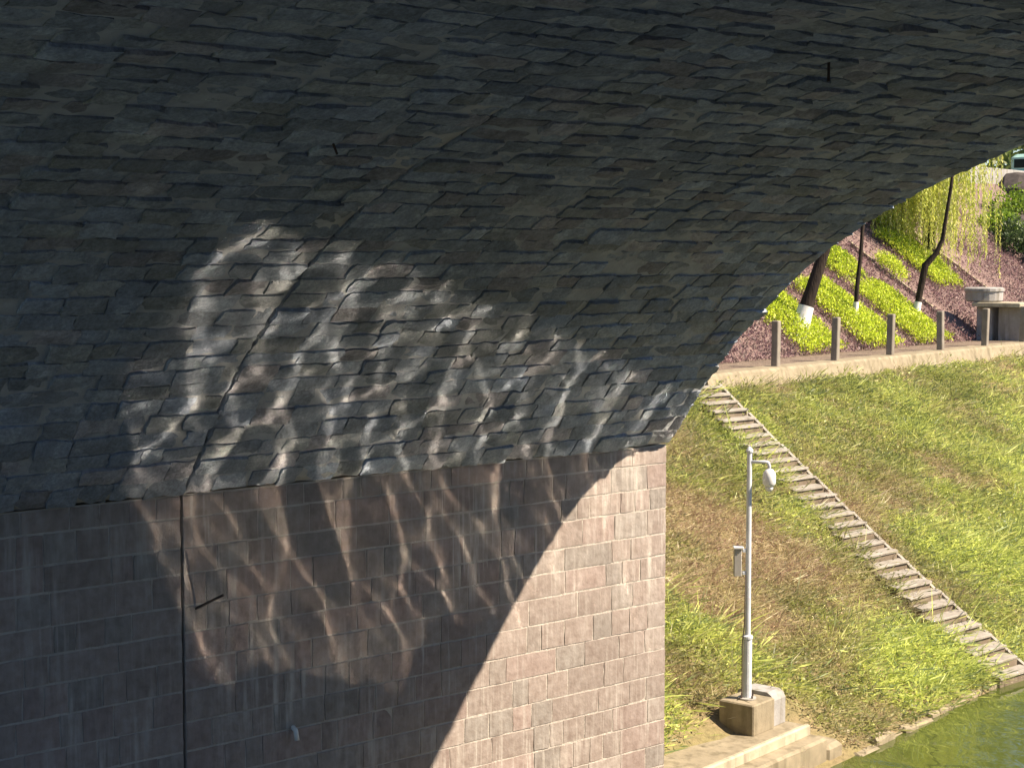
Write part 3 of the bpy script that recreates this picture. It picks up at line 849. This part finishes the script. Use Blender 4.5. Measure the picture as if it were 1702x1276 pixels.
# shrubs and rocks at the right
def shrub(c, rad, h, cols, seed, label, n=2600):
    r = np.random.default_rng(seed)
    d = r.normal(size=(n, 3)); d /= np.linalg.norm(d, axis=1, keepdims=True); d[:, 2] = np.abs(d[:, 2])
    k = r.uniform(.35, 1, n)[:, None] ** .5 * (.6 + .7 * vn(d[:, 0] * 3 + seed, d[:, 1] * 3 + d[:, 2] * 2, seed))[:, None]
    p = np.array(c) + d * k * (rad, rad, h)
    cc = np.array(cols)[r.integers(0, len(cols), n)] * r.uniform(.7, 1.3, (n, 1))
    q = leaves(p, d + r.normal(0, .7, (n, 3)), .15 * r.uniform(.6, 1.3, n), .085 * r.uniform(.7, 1.3, n), seed)
    root = thing('shrub', c, label, 'shrub', 'shrubs beyond the stone plinth')
    part(quads_obj('foliage', q, M_LEAF, None, cc), root)
    st = []
    for j in range(5):
        a = r.uniform(0, 6.28)
        st.append(tube_vf([np.array(c) - (0, 0, .15), np.array(c) + (math.cos(a) * rad * .5, math.sin(a) * rad * .5, h * .7)], [.03, .012], 5))
    part(mesh_obj('stem', *join(st), M_BARK), root)
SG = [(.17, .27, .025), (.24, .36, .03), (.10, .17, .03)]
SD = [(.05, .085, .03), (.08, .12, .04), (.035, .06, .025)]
shrub(SLP(34.5, 6.2), 1.6, 1.5, SG, 41, 'bright green shrub at the frame edge right of the willow')
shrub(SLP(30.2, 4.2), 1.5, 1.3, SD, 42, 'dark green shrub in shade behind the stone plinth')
shrub(SLP(28.4, 2.2), 1.1, .9, SG, 43, 'lower bright green shrub just above and behind the plinth drum')
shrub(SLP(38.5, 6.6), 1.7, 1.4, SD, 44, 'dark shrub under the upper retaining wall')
shrub(SLP(31.5, 5.4), 1.2, 1.1, SG, 45, 'yellow-green shrub between the willow strands and the rocks')
def rock(c, s, seed, label):
    r = np.random.default_rng(seed)
    d = r.normal(size=(60, 3)); d /= np.linalg.norm(d, axis=1, keepdims=True)
    import bmesh
    bm = bmesh.new()
    for q in d * np.array(s) * r.uniform(.75, 1.1, (60, 1)): bm.verts.new(q)
    h = bmesh.ops.convex_hull(bm, input=bm.verts)
    bmesh.ops.delete(bm, geom=[g for g in h['geom_interior'] if isinstance(g, bmesh.types.BMVert)], context='VERTS')
    me = bpy.data.meshes.new('rock'); bm.to_mesh(me); bm.free(); me.materials.append(M_ROCK)
    o = link(bpy.data.objects.new('rock', me)); o.location = tuple(c); tag(o, label, 'rock', 'dark rocks among the shrubs')
rock(SLP(32.6, 4.9, .4), (1.0, .8, .8), 1, 'large dark rock between the shrubs beyond the willow')
rock(SLP(29.6, 3.0, .3), (.9, .7, .6), 2, 'low dark rock above the stone plinth')
rock(SLP(39.5, 8.0, .4), (1.2, .9, .8), 3, 'dark brown boulder below the grey upper wall')

# stone plinth and drum beside the promenade
PV = float((np.array([16.2, 55.8]) - W0) @ BX) + 2.4
pl = thing('stone_plinth', BK(PV, 10.6, 5.22), 'weathered stone plinth with overhanging slab beside the promenade posts', 'plinth')
part(mesh_obj('pillar', *bank_box(PV - .35, PV + .55, 10.2, 11.1, 5.0, 6.38, .03), M_CONC_G), pl)
part(mesh_obj('cap_slab', *bank_box(PV - .75, PV + .6, 10.15, 11.9, 6.384, 6.53, .025), M_LIME), pl)
part(mesh_obj('rear_pillar', *bank_box(PV - .45, PV + .3, 11.3, 11.85, 5.0, 6.38, .03), M_CONC_G), pl)
dr = mesh_obj('stone_drum', *lathe_vf(BK(PV - .05, 11.75, 6.535), [(.58, 0), (.63, .05), (.64, .36), (.68, .37), (.68, .46), (.60, .50)], 20), M_CONC_G)
tag(dr, 'low round grey stone drum standing on the plinth slab', 'drum')

# upper retaining wall and a parked van on the street behind it
v, f = bank_box(70 - 45, 70 + 40, 20.9, 21.3, 10.2, 12.35, .03)
uw = thing('retaining_wall', BK(60, 21, 10.2), 'pale grey retaining wall at the street above the planted slope', 'wall')
for k in range(26):
    part(mesh_obj('wall_panel', *bank_box(28 + k * 2.5, 28 + k * 2.5 + 2.47, 20.9, 21.2, 10.2, 12.3 , .02), M_CONC_G), uw)
van = thing('parked_van', BK(VO + 52.5, 24, 11.62), 'pale turquoise van parked on the street above the slope', 'van')
def VB(v0, v1, w0, w1, z0, z1, bev): return bank_box(VO + 52.5 + v0, VO + 52.5 + v1, 23.2 + w0, 23.2 + w1, 11.62 + z0, 11.62 + z1, bev)
body = part(mesh_obj('body', *VB(-2.4, 2.4, 0, 1.8, .35, 1.15, .10), M_TEAL), van)
part(mesh_obj('cabin', *VB(-2.3, 1.7, .06, 1.74, 1.153, 2.0, .18), M_PALEP), van)
for a, b_ in ((-2.0, -1.1), (-1.0, -.1), (0, 1.2)):
    part(mesh_obj('side_window', *VB(a, b_, .045, .058, 1.25, 1.72, .004), M_GLASS), van)
part(mesh_obj('rear_window', *VB(-2.315, -2.303, .3, 1.5, 1.25, 1.72, .004), M_GLASS), van)
for a in (-1.5, 1.5):
    for ww in (.0, 1.6):
        c0, c1 = BK(VO + 52.5 + a, 23.2 + ww - .02, 11.95), BK(VO + 52.5 + a, 23.2 + ww + .22, 11.95)
        part(mesh_obj('wheel', *tube_vf([c0, c1], [.33, .33], 16), M_TYRE), van)

# wood beyond the upper street, unseen, added so the river mirrors green instead of sky
def wood():
    r = np.random.default_rng(88); Q = []; Cc = []
    for k in range(46):
        v = r.uniform(-20, 110); w = r.uniform(26, 40); h = r.uniform(12, 19); n = 900
        d = r.normal(size=(n, 3)); d /= np.linalg.norm(d, axis=1, keepdims=True)
        p = BK(v, w, 11.6 + h * .55) + d * (r.uniform(.4, 1, n) ** .5)[:, None] * np.array([4., 4., h * .55]) * r.uniform(.8, 1.2)
        Q.append(leaves(p, d + r.normal(0, .7, (n, 3)), r.uniform(.4, .9, n), r.uniform(.25, .5, n), k))
        Cc.append(np.array([(.07, .11, .03), (.10, .15, .035), (.13, .16, .05)])[r.integers(0, 3, n)] * r.uniform(.8, 1.2, (n, 1)))
    tag(quads_obj('wood', np.vstack(Q), M_LEAF, None, np.vstack(Cc)), 'green wood added unseen behind the arch for the river to mirror', 'wood', kind='stuff')
wood()
